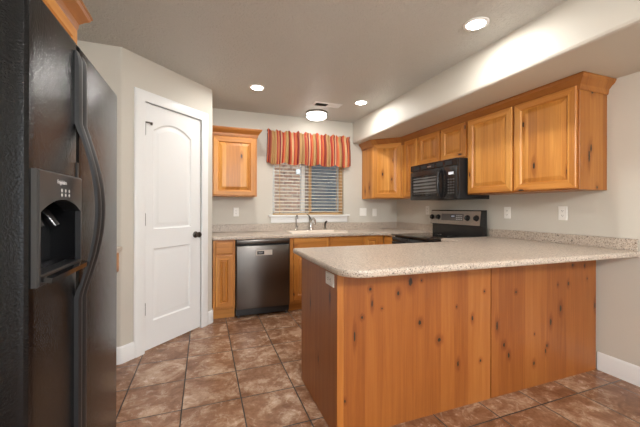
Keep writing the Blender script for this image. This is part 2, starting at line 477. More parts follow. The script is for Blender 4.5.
# left corner: incoming along +x, turning left by 45 degrees; the arc centre lies inside the wall (left of travel)
c1 = Vector((pL.x - tanl, pL.y + rb)); arc1 = corner(c1, -PI / 2, -PI / 4, rb)
c2p = pR - UD * tanl - UN * rb; arc2 = corner(c2p, -PI / 4, 0, rb)
path = [Vector((XL, 2.842))] + arc1 + [pu(DU0), pu(DU1)] + arc2 + [Vector((0.08, D))]
path[0] = Vector((XL, arc1[0].y))
iD = 1 + len(arc1)
def offp(p, i):
    a = (path[i] - path[i - 1]).normalized() if i else None
    c = (path[i + 1] - path[i]).normalized() if i < len(path) - 1 else None
    na = Vector((-a.y, a.x)) if a else None; nc = Vector((-c.y, c.x)) if c else None
    mv = nc if na is None else na if nc is None else (na + nc) * (2 / (na + nc).length_squared)
    return p + mv * 0.1
b = B()
def wallseg(i0, i1, z0, z1):
    b.loops([[(path[i].x, path[i].y, z0), (path[i].x, path[i].y, z1), (*offp(path[i], i), z1), (*offp(path[i], i), z0)] for i in range(i0, i1 + 1)], True, True)
wallseg(0, iD, 0, ZC); wallseg(iD, iD + 1, DZ, ZC); wallseg(iD + 1, len(path) - 1, 0, ZC)
struct(b.build('wall_pantry', M['wall'], smooth=30))

# baseboards
BP = [(0, 0), (0.013, 0), (0.013, 0.118), (0.009, 0.128), (0.004, 0.134), (0, 0.134)]
def board(name, pts):
    b = B(); sweep(b, pts, BP); return struct(b.build(name, M['trim'], smooth=30))
board('baseboard_left', [tuple(p) for p in [Vector((-0.70, arc1[0].y))] + arc1 + [pu(-0.760)]])
board('baseboard_back', [tuple(p) for p in [pu(0.047)] + arc2 + [Vector((0.08, 3.60))]])
board('baseboard_right', [(R, 1.508), (R, YR + 0.01)])

# pantry door: casing, slab with two moulded panels, hinges, knob
def uz(u, off, z): p = pu(u, off); return (p.x, p.y, z)
dr_loc = (*pu(-0.36), 0.0)
casing = B()
CW = 0.092
prof_c = [(0, 0.0), (0, 0.012), (0.012, 0.018), (CW - 0.02, 0.018), (CW - 0.006, 0.014), (CW, 0.008), (CW, 0.0)]   # (distance from the opening, thickness)
def jamb_loop(d, th): return [uz(DU0 - d, th, 0), uz(DU0 - d, th, DZ + d), uz(DU1 + d, th, DZ + d), uz(DU1 + d, th, 0)]
casing.loops([jamb_loop(d, th) for d, th in prof_c], closed=False)
# jamb lining inside the opening
casing.loops([jamb_loop(0, 0.012), jamb_loop(0, -0.1)], closed=False)
struct(casing.build('trim_1', M['trim'], smooth=30))
door = struct(empty('door_1', dr_loc))
d0, d1, dz0, dz1 = DU0 + 0.0002, DU1 - 0.0002, 0.012, DZ - 0.0002
DOFF = -0.005                                   # door face just inside the casing
def arch_loop(u0, u1, z0, z1, rise, n=16):
    pts = [(u0, z0), (u1, z0)]
    for i in range(n + 1):
        s = 1 - i / n; pts.append((u0 + (u1 - u0) * s, z1 + rise * (1 - (2 * s - 1) ** 2)))
    return pts
top_l = arch_loop(-0.580, -0.168, 1.035, 1.895, 0.080); bot_l = rect(-0.580, -0.172, 0.245, 0.868)
b = B()
to3 = lambda lp, off: [uz(p[0], off, p[1]) for p in lp]
L = b.loops([to3(rect(d0, d1, dz0, dz1), DOFF - 0.035), to3(rect(d0, d1, dz0, dz1), DOFF)], cap0=True)
H1 = [b.b.verts.new(p) for p in to3(top_l, DOFF)]; H2 = [b.b.verts.new(p) for p in to3(bot_l, DOFF)]
fill(b, [L[-1], H1, H2])
b.build('door_slab', M['trim'], door)
for lp in (top_l, bot_l):
    b = B()
    P_ = [(0, 0), (0.010, -0.010), (0.016, -0.011), (0.026, -0.011), (0.050, -0.002), (0.056, -0.0015)]
    b.loops([to3(inset(lp, d), DOFF + h) for d, h in P_], cap1=True)
    b.build('moulded_panel', M['trim'], door, smooth=25)
for hz in (1.885, 1.122, 0.366):
    hb = B(); p = pu(DU0 + 0.004, 0.004)
    hb.lathe((p.x, p.y, hz - 0.05), [(0.0062, 0), (0.0062, 0.1)], 'z', 10)
    hb.lathe((p.x, p.y, hz - 0.055), [(0.004, 0), (0.004, 0.11)], 'z', 8)
    h_ = hb.build('hinge', M['hinge'], door, smooth=30)
    if hz > 1.5:
        sb = B(); sb.tube([uz(DU0 + 0.004, 0.006, hz + 0.056), uz(DU0 + 0.03, 0.02, hz + 0.058), uz(DU0 + 0.055, 0.022, hz + 0.050)], 0.005, 8)
        sb.lathe(uz(DU0 + 0.052, 0.020, hz + 0.040), [(0.009, 0), (0.009, 0.022)], 'z', 10)
        sb.build('hinge_stop', M['bronze'], h_, smooth=30)
kb = B(); rot = Matrix.Rotation(-PI / 4, 3, 'Z') @ Matrix.Rotation(PI / 2, 3, 'X')
kp = uz(-0.113, DOFF, 0.955)
kb.lathe(kp, [(0.0, 0.0), (0.032, 0.0), (0.032, 0.006), (0.026, 0.011), (0.012, 0.014), (0.011, 0.030), (0.020, 0.036), (0.027, 0.046), (0.028, 0.055), (0.022, 0.064), (0.0, 0.068)], Matrix.Rotation(PI / 4, 3, 'Z') @ Matrix.Rotation(PI / 2, 3, 'X'), 24)
kn = kb.build('door_knob', M['bronze'], door, smooth=40); kn['label'] = 'dark pewter round door knob'

# kitchen window: frame, sliding sashes, glass, sill
win = struct(empty('window_1', (1.386, D, WZ0)))
b = B()
FY0, FY1 = D + 0.075, D + 0.135
b.box(WX0, WX1, FY0, FY1, WZ0 - 0.02, WZ0 + 0.03).box(WX0, WX1, FY0, FY1, WZ1 - 0.045, WZ1).box(WX0, WX0 + 0.04, FY0, FY1, WZ0, WZ1).box(WX1 - 0.04, WX1, FY0, FY1, WZ0, WZ1)
b.box(1.283, 1.335, FY0 - 0.008, FY1, WZ0, WZ1, 0.004)
b.build('window_frame', M['white'], win)
b = B(); YS0, YS1 = FY0 - 0.030, FY0 - 0.004
b.box(1.392, 1.428, YS0, YS1, WZ0 + 0.004, WZ1 - 0.01).box(WX1 - 0.052, WX1 - 0.003, YS0, YS1, WZ0 + 0.004, WZ1 - 0.01).box(1.392, WX1 - 0.003, YS0, YS1, WZ0 + 0.004, WZ0 + 0.036).box(1.392, WX1 - 0.003, YS0, YS1, WZ1 - 0.045, WZ1 - 0.01)
b.build('screen_frame', M['tansash'], win)['label'] = 'tan insect screen frame'
B().box(WX0 + 0.03, 1.30, FY0 + 0.03, FY0 + 0.034, WZ0 + 0.02, WZ1 - 0.03).build('glass_pane', M['glass'], win)
B().box(1.32, WX1 - 0.03, FY0 + 0.03, FY0 + 0.034, WZ0 + 0.02, WZ1 - 0.03).build('glass_pane', M['glass'], win)
B().box(1.32, WX1 - 0.03, FY0 + 0.05, FY0 + 0.051, WZ0 + 0.02, WZ1 - 0.03).build('insect_screen', M['screen'], win)
b = B()
b.box(0.805, 1.990, D - 0.045, D + 0.07, WZ0 - 0.022, WZ0, 0.004)
b.box(0.835, 1.962, D - 0.018, D, 1.022, WZ0 - 0.022, 0.004)
struct(b.build('trim_2', M['trim'], smooth=30))

# ================================================================== OUTSIDE THE WINDOW
b = B().box(-9, 11, -14, 14, -0.3, -0.2); struct(b.build('ground', M['lawn']))
NY = 6.774
nh = thing('brick_house', 'tan brick side of the neighbouring house seen through the blind', 'house', (2.6, NY, -0.2))
NX0, NX1, NZ0, NZ1 = 2.24, 3.15, 1.02, 2.55
b = B()
b.box(-3, NX0, NY, NY + 0.3, -0.2, 4.2).box(NX1, 8, NY, NY + 0.3, -0.2, 4.2).box(NX0, NX1, NY, NY + 0.3, -0.2, NZ0).box(NX0, NX1, NY, NY + 0.3, NZ1, 4.2)
b.build('brick_wall', M['brick'], nh)
b = B(); b.box(NX0, NX0 + .05, NY + .03, NY + .09, NZ0, NZ1).box(NX1 - .05, NX1, NY + .03, NY + .09, NZ0, NZ1).box(NX0, NX1, NY + .03, NY + .09, NZ0, NZ0 + .05).box(NX0, NX1, NY + .03, NY + .09, NZ1 - .05, NZ1)
wf = b.build('window_frame', M['white'], nh)
B().box(NX0 + .05, NX1 - .05, NY + .05, NY + .06, NZ0 + .05, NZ1 - .05).build('glass_pane', M['darkglass'], wf)
b = B(); b.box(1.92, 2.03, NY - 0.07, NY, 1.975, 2.085, 0.008); b.box(1.935, 2.015, NY - 0.085, NY - 0.07, 1.99, 2.07, 0.004)
b.build('wall_box', M['white'], nh)['label'] = 'small square white box on the brick'

b = B(); b.box(-4, 9, NY - 0.75, NY, 2.75, 2.95); b.build('added_eave', M['white'], nh)  # unseen overhang added to cut the sky light on the brick
b = B(); b.box(-4, 9, D + 0.15, D + 0.75, 2.62, 2.80); struct(b.build('added_roof_eave', M['white']))  # unseen overhang on this side, added to narrow the sky gap

# ================================================================== BUILDERS FOR CABINETS
def door_front(parent, x0, x1, z0, z1, y, sw=0.056, kind='door', mats=None):
    """raised-panel front in the cabinet's own frame, facing -y; y = carcass face"""
    mz, mh = mats or (M['wz'], M['wx'])
    t = 0.019; fy = y - t
    if x1 - x0 < 0.24: sw = min(sw, 0.050)
    b = B()
    r3 = lambda d, yy: [(p[0], yy, p[1]) for p in inset(rect(x0, x1, z0, z1), d)]
    if kind == 'drawer':
        b.loops([r3(0, y), r3(0, fy + 0.005), r3(0.004, fy + 0.001), r3(0.012, fy), ], cap0=True, cap1=True)
        o = b.build('drawer_front', mh, parent, local=True)
        return o
    # frame: upright stiles full height, rails between, eased outer edge and a bevel towards the panel
    b.loops([r3(0, y), r3(0, fy + 0.005), r3(0.005, fy), r3(sw - 0.003, fy), r3(sw + 0.006, fy + 0.012), r3(sw + 0.008, fy + 0.0135), r3(sw + 0.008, y)], mats=[1, 0, 1, 0])
    o = b.build('door', [mz, mh], parent, local=True)
    ORI[o] = Vector((0, 0, 0))
    b = B()
    pw = min(0.032, (x1 - x0 - 2 * sw) * 0.22)
    b.loops([r3(sw + 0.006, fy + 0.0135), r3(sw + 0.013, fy + 0.0125), r3(sw + 0.010 + pw, fy + 0.0015), r3(sw + 0.013 + pw, fy + 0.001)], cap1=True)
    b.build('raised_panel', mz, o, local=True)
    return o

def cabinet(name, label, loc, rz, w, h, d, fronts, toe=0.0, group=None, ends=None, cat='cabinet', sw=0.056, hollow=False):
    """box cabinet in its own frame: x 0..w, front at y=-d, z 0..h"""
    c = thing(name, label, cat, loc, rz, group); ORI[c] = Vector((0, 0, 0))
    b = B()
    if hollow:                                    # open-topped box under the sink
        b.box(0, w, -d, -0.001, toe, 0.735).box(0, w, -d, -d + 0.02, 0.735, h).box(0, 0.018, -d + 0.02, -0.001, 0.735, h).box(w - 0.018, w, -d + 0.02, -0.001, 0.735, h)
    else: b.box(0, w, -d, -0.001, toe, h, 0.0015, 1)
    b.build('carcass', M['wz'] if ends is None else ends, c, local=True)
    if toe:
        k = B().box(0.0, w, -d + 0.075, 0, 0, toe); k.build('toe_kick', M['wx'], c, local=True)
    for kind, x0, x1, z0, z1 in fronts: door_front(c, x0, x1, z0, z1, -d, kind=kind, sw=sw)
    ORI[c] = Vector(loc)
    return c

UB, UT = 1.360, 2.120
UD_ = 0.315
H = UT - UB
CROWN = [(0, 2.070), (0.006, 2.070), (0.010, 2.085), (0.012, 2.105), (0.030, 2.128), (0.046, 2.142), (0.052, 2.156), (0.056, 2.158), (0.056, 2.1695), (0, 2.1695)]

# ---- wall cabinets
GU = 'upper kitchen cabinets'
c = cabinet('wall_cabinet', 'single-door knotty alder wall cabinet between pantry door and window', (0.088, D, UB), 0, 0.515, H, UD_ - 0.001, [('door', 0.008, 0.490, 0.012, H - 0.062)], group=GU)
b = B(); sweep(b, [(0.088, D - UD_), (0.603, D - UD_), (0.603, D)], CROWN); b.build('crown', M['wx_crown'], c, smooth=25)

def right_cab(label, y0, y1, z0, z1, fronts, d=UD_, ends=None, name='wall_cabinet', group=GU, toe=0.0):
    return cabinet(name, label, (R, y1, z0), -PI / 2, y1 - y0, z1 - z0, d, [(k, y1 - b_, y1 - a_, c_ - z0, d_ - z0) for k, a_, b_, c_, d_ in fronts], ends=ends, group=group, toe=toe)
YE = 1.453
# carcass end panel with its own three knots (local frame: end at x = w, depth along y)
W1 = 2.462 - YE
M['wz_end'] = wood('knotty alder end panel', 'z', knots=[(None, 2.644 - R, 2.074 - UB, 0.013, 0.020), (None, 2.609 - R, 1.600 - UB, 0.010, 0.045), (None, 2.700 - R, 1.378 - UB, 0.008, 0.014), (None, 2.63 - R, 1.66 - UB, 0.010, 0.03)], seed=8.0, tone=0.80)
right_cab('two-door knotty alder wall cabinet with exposed knotty end panel', YE, 2.462, UB, UT, [('door', 1.467, 1.943, UB + 0.010, UT - 0.018), ('door', 1.966, 2.446, UB + 0.010, UT - 0.018)], ends=M['wz_end'])
right_cab('short two-door alder cabinet directly above the black microwave', 2.464, 3.238, 1.738, UT, [('door', 2.478, 2.826, 1.750, UT - 0.018), ('door', 2.858, 3.220, 1.750, UT - 0.018)])
right_cab('narrow tall single-door alder cabinet squeezed between microwave and corner cabinet', 3.240, 3.564, UB, UT, [('door', 3.258, 3.512, UB + 0.010, UT - 0.018)])
# diagonal corner cabinet
XC, YC = R - 0.61, D - 0.61
cc = thing('corner_cabinet', 'diagonal corner wall cabinet of knotty alder beside the window', 'cabinet', (R, D, UB), 0, GU)
b = B()
o2 = [(R, D), (XC, D), (XC, D - UD_), (R - UD_, YC), (R, YC + 0.002)]
b.loops([[(p[0], p[1], UB) for p in o2], [(p[0], p[1], UT) for p in o2]], True, True)
b.build('carcass', M['wz'], cc)
dl = math.hypot(R - UD_ - XC, YC - (D - UD_))
def diag_front():
    ang = math.atan2(YC - (D - UD_), R - UD_ - XC)
    o = door_front(cc, 0.020, dl - 0.020, 0.010, H - 0.018, 0.0)
    mt = Matrix.Translation((XC - R, -UD_, 0)) @ Matrix.Rotation(ang, 4, 'Z')
    o.matrix_local = mt
diag_front()
# one crown runs along the whole row
b = B()
sweep(b, [(XC, D), (XC, D - UD_), (R - UD_, YC), (R - UD_, YE), (R, YE)][::-1][::-1], CROWN)
cr = b.build('crown_moulding', M['wy_crown'], loc=(R - UD_, 2.5, 2.07), smooth=25)
tag(cr, 'long alder crown moulding joining the wall cabinets under the soffit', 'moulding')

# over-fridge cabinet
c = cabinet('wall_cabinet', 'alder cabinet with crown above the black refrigerator', (XL, 0.95, 1.80), PI / 2, 0.868, UT - 1.80, 0.657, [('door', 0.02, 0.425, 0.012, UT - 1.80 - 0.062), ('door', 0.435, 0.840, 0.012, UT - 1.80 - 0.062)], group=GU)
b = B(); sweep(b, [(XL + 0.657, 0.93), (XL + 0.657, 1.818), (XL, 1.818)], CROWN)
cro = b.build('crown', M['wy_crown'], smooth=25)
cro.parent = c; cro.matrix_parent_inverse = (Matrix.Translation((XL, 0.95, 1.80)) @ Matrix.Rotation(PI / 2, 4, 'Z')).inverted()

# ---- base cabinets
GB = 'base kitchen cabinets'
BD = 0.61; BH = CB - 0.002
def back_base(label, x0, x1, fronts, toe=0.115, hollow=False):
    return cabinet('base_cabinet', label, (x0, D, 0), 0, x1 - x0, BH, BD, [(k, a - x0, b_ - x0, c_, d_) for k, a, b_, c_, d_ in fronts], toe=toe, group=GB, hollow=hollow)
back_base('narrow alder base cabinet with one drawer left of the dishwasher', 0.088, 0.322, [('drawer', 0.115, 0.293, 0.722, 0.850), ('door', 0.115, 0.293, 0.140, 0.705)])
back_base('alder sink base cabinet with two false drawer fronts', 0.942, 1.906, [('drawer', 0.982, 1.400, 0.715, 0.860), ('drawer', 1.447, 1.890, 0.715, 0.860), ('door', 0.982, 1.410, 0.140, 0.695), ('door', 1.437, 1.890, 0.140, 0.695)], hollow=True)
back_base('narrow alder base cabinet between sink base and inside corner', 1.908, 2.205, [('door', 1.925, 2.131, 0.140, 0.860)])
right_cab('alder base cabinet between inside corner and black range', 3.243, 3.563, 0, BH, [('door', 3.262, 3.530, 0.14, 0.69), ('drawer', 3.262, 3.530, 0.715, 0.860)], d=BD, name='base_cabinet', group=GB, toe=0.115)
right_cab('alder filler cabinet between black range and peninsula', 2.155, 2.470, 0, PB - 0.002, [('drawer', 2.16, 2.45, 0.715, 0.860), ('door', 2.16, 2.45, 0.14, 0.69)], d=BD, name='base_cabinet', group=GB, toe=0.115)

# ---- peninsula
PBH = PB - 0.002
PX, PY = 0.655, 1.51
KN = [(0.851, 0.780, 8, 9), (1.030, 0.740, 8, 14), (1.113, 0.799, 14, 26), (0.862, 0.699, 5, 22), (1.178, 0.557, 10, 14), (0.801, 0.631, 6, 8), (0.925, 0.666, 5, 6), (0.756, 0.535, 5, 32), (1.575, 0.534, 7, 15), (1.674, 0.694, 6, 7), (1.318, 0.436, 12, 13), (1.461, 0.268, 7, 17), (1.642, 0.259, 7, 9), (1.19, 0.80, 5, 6), (0.70, 0.20, 5, 9), (1.45, 0.62, 4, 6)]
KN2 = [(1.783, 0.460, 8, 30), (1.953, 0.665, 7, 9), (1.845, 0.327, 9, 14), (1.887, 0.253, 8, 18), (2.479, 0.678, 8, 15), (2.367, 0.679, 5, 9), (2.396, 0.507, 10, 24), (2.661, 0.797, 6, 13), (2.691, 0.699, 5, 9), (2.527, 0.809, 8, 10), (2.782, 0.488, 7, 24), (2.293, 0.423, 9, 24), (2.254, 0.263, 8, 12), (2.240, 0.227, 6, 16), (2.125, 0.160, 9, 14), (2.13, 0.36, 4, 6)]
mp1 = wood('knotty peninsula panel', 'z', knots=[(x - PX, None, z, rx / 1000, rz / 1000) for x, z, rx, rz in KN], seed=11.0, plank=0.10, tone=0.72, red=0.88, strip=0.26)
mp2 = wood('knotty peninsula panel by the wall', 'z', knots=[(x - PX, None, z, rx / 1000, rz / 1000) for x, z, rx, rz in KN2], seed=14.3, plank=0.11, tone=0.66, red=0.86, strip=0.26)
mpe = wood('knotty peninsula end', 'z', knots=[(None, 1.613 - PY, 0.729, 0.009, 0.034), (None, 1.95 - PY, 0.60, 0.006, 0.03), (None, 1.80 - PY, 0.30, 0.005, 0.02)], seed=17.0, plank=0.14, tone=0.72, red=0.90, strip=0.10)
pn = thing('peninsula_cabinet', 'knotty alder peninsula carrying the speckled breakfast counter', 'cabinet', (PX, PY, 0))
B().box(PX + 0.02, 2.796, PY + 0.021, PY + 0.60, 0.115, PBH).build('carcass', M['wz'], pn)
B().box(PX + 0.02, 2.20, PY + 0.021, PY + 0.53, 0.0, 0.115).build('toe_kick', M['wx'], pn)
B().box(PX, PX + 0.019, PY + 0.004, PY + 0.640, 0, PBH, 0.001, 1).build('end_panel', mpe, pn)['label'] = 'darker knotty end panel facing the pantry'
B().box(PX - 0.002, PX + 0.036, PY - 0.004, PY + 0.004, 0, PBH, 0.0015, 1).build('corner_batten', wood('alder batten', 'z', seed=21, tone=1.0, plank=0.2, knot_amt=0), pn)
B().box(PX + 0.037, 1.727, PY, PY + 0.020, 0, PBH, 0.001, 1).build('back_panel', mp1, pn)
B().box(1.734, 2.796, PY, PY + 0.020, 0, PBH, 0.001, 1).build('back_panel', mp2, pn)
B().box(1.727, 1.734, PY + 0.008, PY + 0.020, 0, PBH).build('panel_joint', M['dark_in'], pn)
# doors on the kitchen side
for k in range(3):
    xa = 0.04 + k * 0.505
    for kind, za, zb in (('door', 0.14, 0.695), ('drawer', 0.715, 0.860)):
        o = door_front(pn, 0, 0.485, za, zb, 0.0, kind=kind)
        o.matrix_local = Matrix.Translation((xa + 0.485, 0.601, 0)) @ Matrix.Rotation(PI, 4, 'Z')

# ---- desk beyond the fridge: counter, drawer, support
dk = thing('desk_counter', 'built-in speckled counter with one drawer between refrigerator and pantry corner', 'desk', (XL, 1.82, 0))
b = B(); b.box(XL + 0.002, -0.598, 1.822, 2.838, 0.885, 0.920, 0.006); b.build('desk_top', M['counter'], dk)
B().box(XL + 0.002, -0.64, 2.35, 2.836, 0.72, 0.884).build('apron', M['wy'], dk)
B().box(-0.639, -0.622, 2.37, 2.834, 0.725, 0.872, 0.004).build('drawer_front', M['wy'], dk)
B().box(XL + 0.002, -0.64, 1.825, 2.30, 0.0, 0.884).build('pedestal', M['wz'], dk)
B().box(-0.64, -0.622, 1.84, 2.28, 0.13, 0.872, 0.004).build('pedestal_door', M['wz'], dk)

# ================================================================== COUNTERTOPS
cnt = thing('countertop', 'speckled tan sink countertop running under the window to the range', 'countertop', (1.4, D, CB))
RL = 0.05
xi = R - 0.64
out = [(0.082, D - 0.001), (0.082, D - 0.645)] + [(xi - 0.10, D - 0.645)] + [(xi - 0.10 + 0.10 * math.sin(a), D - 0.645 - 0.10 + 0.10 * math.cos(a)) for a in [PI / 2 * i / 8 for i in range(1, 9)]] + [(xi, 3.242), (R - 0.001, 3.242), (R - 0.001, D - 0.001)]
SX0, SX1, SY0, SY1 = 0.985, 1.735, 3.655, 4.075
b = B(); slab(b, out, CB, CT, 0.010, hole=[(SX0 + .02, SY0 + .02), (SX1 - .02, SY0 + .02), (SX1 - .02, SY1 - .02), (SX0 + .02, SY1 - .02)])
b.build('worktop', M['counter'], cnt)
b = B(); b.box(0.082, R - 0.001, D - 0.020, D - 0.001, CT, 1.012, 0.003, 1)
b.build('backsplash', M['counter'], cnt)
b = B(); b.box(R - 0.020, R - 0.001, 3.242, D - 0.021, CT, 1.012, 0.003, 1); b.build('backsplash', M['counter'], cnt)

pc = thing('countertop', 'speckled tan peninsula countertop with rounded bar corner', 'countertop', (PX, PY, PB))
r_ = 0.13
x0_, y0_ = 0.604, 1.302
out = [(R - 0.001, 2.472), (2.177, 2.472), (2.177, 2.212)] + [(x0_ + 0.012, 2.212), (x0_ + 0.003, 2.209), (x0_, 2.20)] + arc(x0_ + r_, y0_ + r_, r_, PI, 1.5 * PI, 12) + [(R - 0.001, y0_ - 0.052)]
b = B(); slab(b, out, PB, PT, 0.013); b.build('worktop', M['counter'], pc)
b = B(); b.box(R - 0.020, R - 0.001, y0_ - 0.032, 2.472, PT, 1.012, 0.003, 1); b.build('backsplash', M['counter'], pc)

# sink
sk = thing('kitchen_sink', 'cream double-bowl sink set in the counter under the window', 'sink', (1.36, 3.865, 0.75))
b = B()
lp = lambda d, z, rr=0.05: [(p[0], p[1], z) for p in inset(rect(SX0, SX1, SY0, SY1), d)]
b.loops([lp(0.0, CT), lp(0.002, CT + 0.008), lp(0.012, CT + 0.012), lp(0.030, CT + 0.010), lp(0.040, CT - 0.01), lp(0.060, CT - 0.16), lp(0.075, CT - 0.17)], cap1=True)
b.build('basin', M['sink'], sk, smooth=50)
B().box(1.345, 1.375, SY0 + 0.04, SY1 - 0.04, CT - 0.16, CT - 0.01, 0.008).build('divider', M['sink'], sk)

# faucets
FY = 4.115
fc = thing('kitchen_faucet', 'brushed nickel arched kitchen faucet with lever behind the sink', 'faucet', (1.385, FY, CT))
b = B(); b.box(1.26, 1.51, FY - 0.028, FY + 0.028, CT, CT + 0.012, 0.005); b.build('deck_plate', M['chrome'], fc, smooth=30)
b = B(); b.lathe((1.385, FY, CT + 0.010), [(0.030, 0), (0.027, 0.02), (0.021, 0.05), (0.019, 0.10)], 'z', 20)
b.build('body', M['chrome'], fc, smooth=40)
b = B()
pts = [(1.385, FY, CT + 0.09)] + [(1.385, FY - 0.085 + 0.085 * math.cos(a), CT + 0.115 + 0.055 * math.sin(a)) for a in [PI * i / 12 for i in range(0, 11)]] + [(1.385, FY - 0.168, CT + 0.085)]
b.tube(pts, [0.014] * 6 + [0.0145] * 4 + [0.016] * (len(pts) - 10), 14); b.build('spout', M['chrome'], fc, smooth=40)
b = B(); b.tube([(1.385, FY + 0.005, CT + 0.10), (1.381, FY + 0.015, CT + 0.175), (1.362, FY + 0.02, CT + 0.205), (1.335, FY + 0.02, CT + 0.225)], [0.017, 0.013, 0.009, 0.008], 12); b.build('lever', M['bronze'], fc, smooth=40)

fl = thing('filter_faucet', 'thin tall filtered-water faucet at left end of the sink', 'faucet', (1.173, FY, CT))
b = B(); b.lathe((1.173, FY, CT), [(0.018, 0), (0.016, 0.012), (0.010, 0.02), (0.010, 0.05)], 'z', 16); b.build('body', M['chrome'], fl, smooth=40)
b = B(); b.tube([(1.173, FY, CT + 0.045), (1.173, FY, CT + 0.15), (1.173, FY, CT + 0.185)] + [(1.173, FY - 0.04 + 0.04 * math.cos(a), CT + 0.185 + 0.028 * math.sin(a)) for a in [PI * i / 8 for i in range(1, 9)]] + [(1.173, FY - 0.08, CT + 0.165)], 0.006, 10); b.build('spout', M['bronze'], fl, smooth=40)
b = B(); b.tube([(1.173, FY - 0.005, CT + 0.048), (1.195, FY - 0.02, CT + 0.065)], 0.006, 8); b.build('lever', M['bronze'], fl, smooth=40)

sp = thing('side_sprayer', 'brushed nickel side sprayer at right end of the sink', 'sprayer', (1.598, FY, CT))
b = B(); b.lathe((1.598, FY, CT), [(0.022, 0), (0.020, 0.012), (0.015, 0.03)], 'z', 16); b.build('holder', M['chrome'], sp, smooth=40)
b = B(); b.tube([(1.598, FY, CT + 0.028), (1.598, FY, CT + 0.085), (1.600, FY - 0.012, CT + 0.112), (1.606, FY - 0.035, CT + 0.125)], [0.011, 0.013, 0.015, 0.013], 12); b.build('spray_head', M['bronze'], sp, smooth=40)

# ================================================================== DISHWASHER
dx0, dx1 = 0.326, 0.938
dw = thing('dishwasher', 'dark stainless dishwasher with black toe panel under the counter', 'dishwasher', ((dx0 + dx1) / 2, D - 0.6, 0))
B().box(dx0 + .004, dx1 - .004, D - 0.60, D - 0.03, 0.03, BH - 0.003).build('tub', M['blackmat'], dw)
yf = D - 0.638
b = B(); b.box(dx0 + 0.008, dx1 - 0.006, yf, D - 0.60, 0.100, 0.800, 0.006, 3); b.build('door', M['dwsteel'], dw, smooth=30)
b = B(); b.box(dx0 + 0.008, dx1 - 0.006, yf + 0.002, D - 0.60, 0.822, 0.867, 0.004, 2); b.build('control_strip', M['dwsteel'], dw, smooth=30)
B().box(dx0 + 0.008, dx1 - 0.006, yf + 0.020, D - 0.60, 0.799, 0.823).build('pocket_handle', M['gasket'], dw)
b = B(); b.box(dx0 + 0.006, dx1 - 0.006, D - 0.575, D - 0.55, 0.012, 0.099, 0.003, 1); b.build('toe_panel', M['blackmat'], dw)
for xx in (dx0 + 0.035, dx1 - 0.035):
    b = B(); b.lathe((xx, D - 0.59, 0.0), [(0.016, 0), (0.016, 0.008), (0.006, 0.010), (0.006, 0.03)], 'z', 12); b.build('foot', M['hinge'], dw)
b = B(); b.box(0.545, 0.728, yf - 0.0012, yf + 0.001, 0.690, 0.748, 0.0005, 1); st = b.build('sticker', M['sticker'], dw); st['label'] = 'pale energy sticker with black badge'
B().box(0.556, 0.636, yf - 0.0022, yf - 0.001, 0.699, 0.737).build('sticker_badge', M['blackmat'], st)
for k, (xa, xb, zz) in enumerate(((0.570, 0.622, 0.722), (0.574, 0.615, 0.714))):
    B().box(xa, xb, yf - 0.0030, yf - 0.002, zz, zz + 0.003).build('printed_line', M['print'], st)

# ================================================================== RANGE
y0r, y1r = 2.476, 3.238
rg = thing('kitchen_range', 'black glass-top range with steel control backguard', 'range', (R - 0.35, (y0r + y1r) / 2, 0))
xfr = 2.120
b = B(); b.box(xfr + 0.04, R - 0.012, y0r, y1r, 0.03, 0.895, 0.003, 1); b.build('body', M['black'], rg)
b = B(); b.box(xfr - 0.012, R - 0.10, y0r, y1r, 0.896, CT + 0.004, 0.006, 3); b.build('cooktop', M['blackglass'], rg, smooth=30)
for (bx, by, br_) in ((2.30, 2.67, 0.105), (2.30, 3.05, 0.09), (2.55, 2.67, 0.085), (2.55, 3.05, 0.105)):
    b = B(); b.loops([[(bx + r0 * math.cos(2 * PI * k / 40), by + r0 * math.sin(2 * PI * k / 40), CT + 0.0045) for k in range(40)] for r0 in (br_, br_ - 0.004)]); b.build('burner_ring', M['hinge'], rg)
b = B(); b.box(xfr - 0.005, xfr + 0.04, y0r + 0.006, y1r - 0.006, 0.28, 0.885, 0.006, 2); od = b.build('oven_door', M['blackglass'], rg, smooth=30)
b = B(); b.tube([(xfr - 0.01, y0r + 0.09, 0.82), (xfr - 0.05, y0r + 0.09, 0.825), (xfr - 0.05, y1r - 0.09, 0.825), (xfr - 0.01, y1r - 0.09, 0.82)], 0.012, 12); b.build('handle', M['black'], od, smooth=40)
b = B(); b.box(xfr - 0.003, xfr + 0.04, y0r + 0.006, y1r - 0.006, 0.06, 0.268, 0.006, 2); b.build('storage_drawer', M['black'], rg, smooth=30)
# backguard: black riser, slanted steel control panel
b = B()
pf = [(R - 0.100, CT + 0.003), (R - 0.100, 1.030), (R - 0.135, 1.036), (R - 0.118, 1.192), (R - 0.105, 1.203), (R - 0.040, 1.203), (R - 0.040, CT + 0.003)]
b.loops([[(p[0], y, p[1]) for p in pf] for y in (y0r, y1r)], True, True); bgd = b.build('backguard', M['black'], rg)
sl = (R - 0.118 - (R - 0.135)) / (1.192 - 1.036)
def onp(y, z, off): return (R - 0.135 + (z - 1.036) * sl - off, y, z)
b = B()
qa, qb = 1.040, 1.192
b.loops([[onp(y0r + 0.003, qa, o), onp(y1r - 0.003, qa, o), onp(y1r - 0.003, qb, o), onp(y0r + 0.003, qb, o)] for o in (0.0, 0.003)], cap1=True); cp = b.build('control_panel', M['steel'], bgd)
for yy in (3.205, 3.095, 2.645, 2.525):
    b = B(); c_ = onp(yy, 1.118, 0.003); b.lathe(c_, [(0.032, 0.0), (0.032, -0.004), (0.024, -0.006), (0.022, -0.026), (0.0, -0.028)], 'x', 24)
    b.box(c_[0] - 0.034, c_[0] - 0.006, yy - 0.006, yy + 0.006, 1.118 - 0.022, 1.118 + 0.022, 0.003); b.build('knob', M['black'], cp, smooth=30)
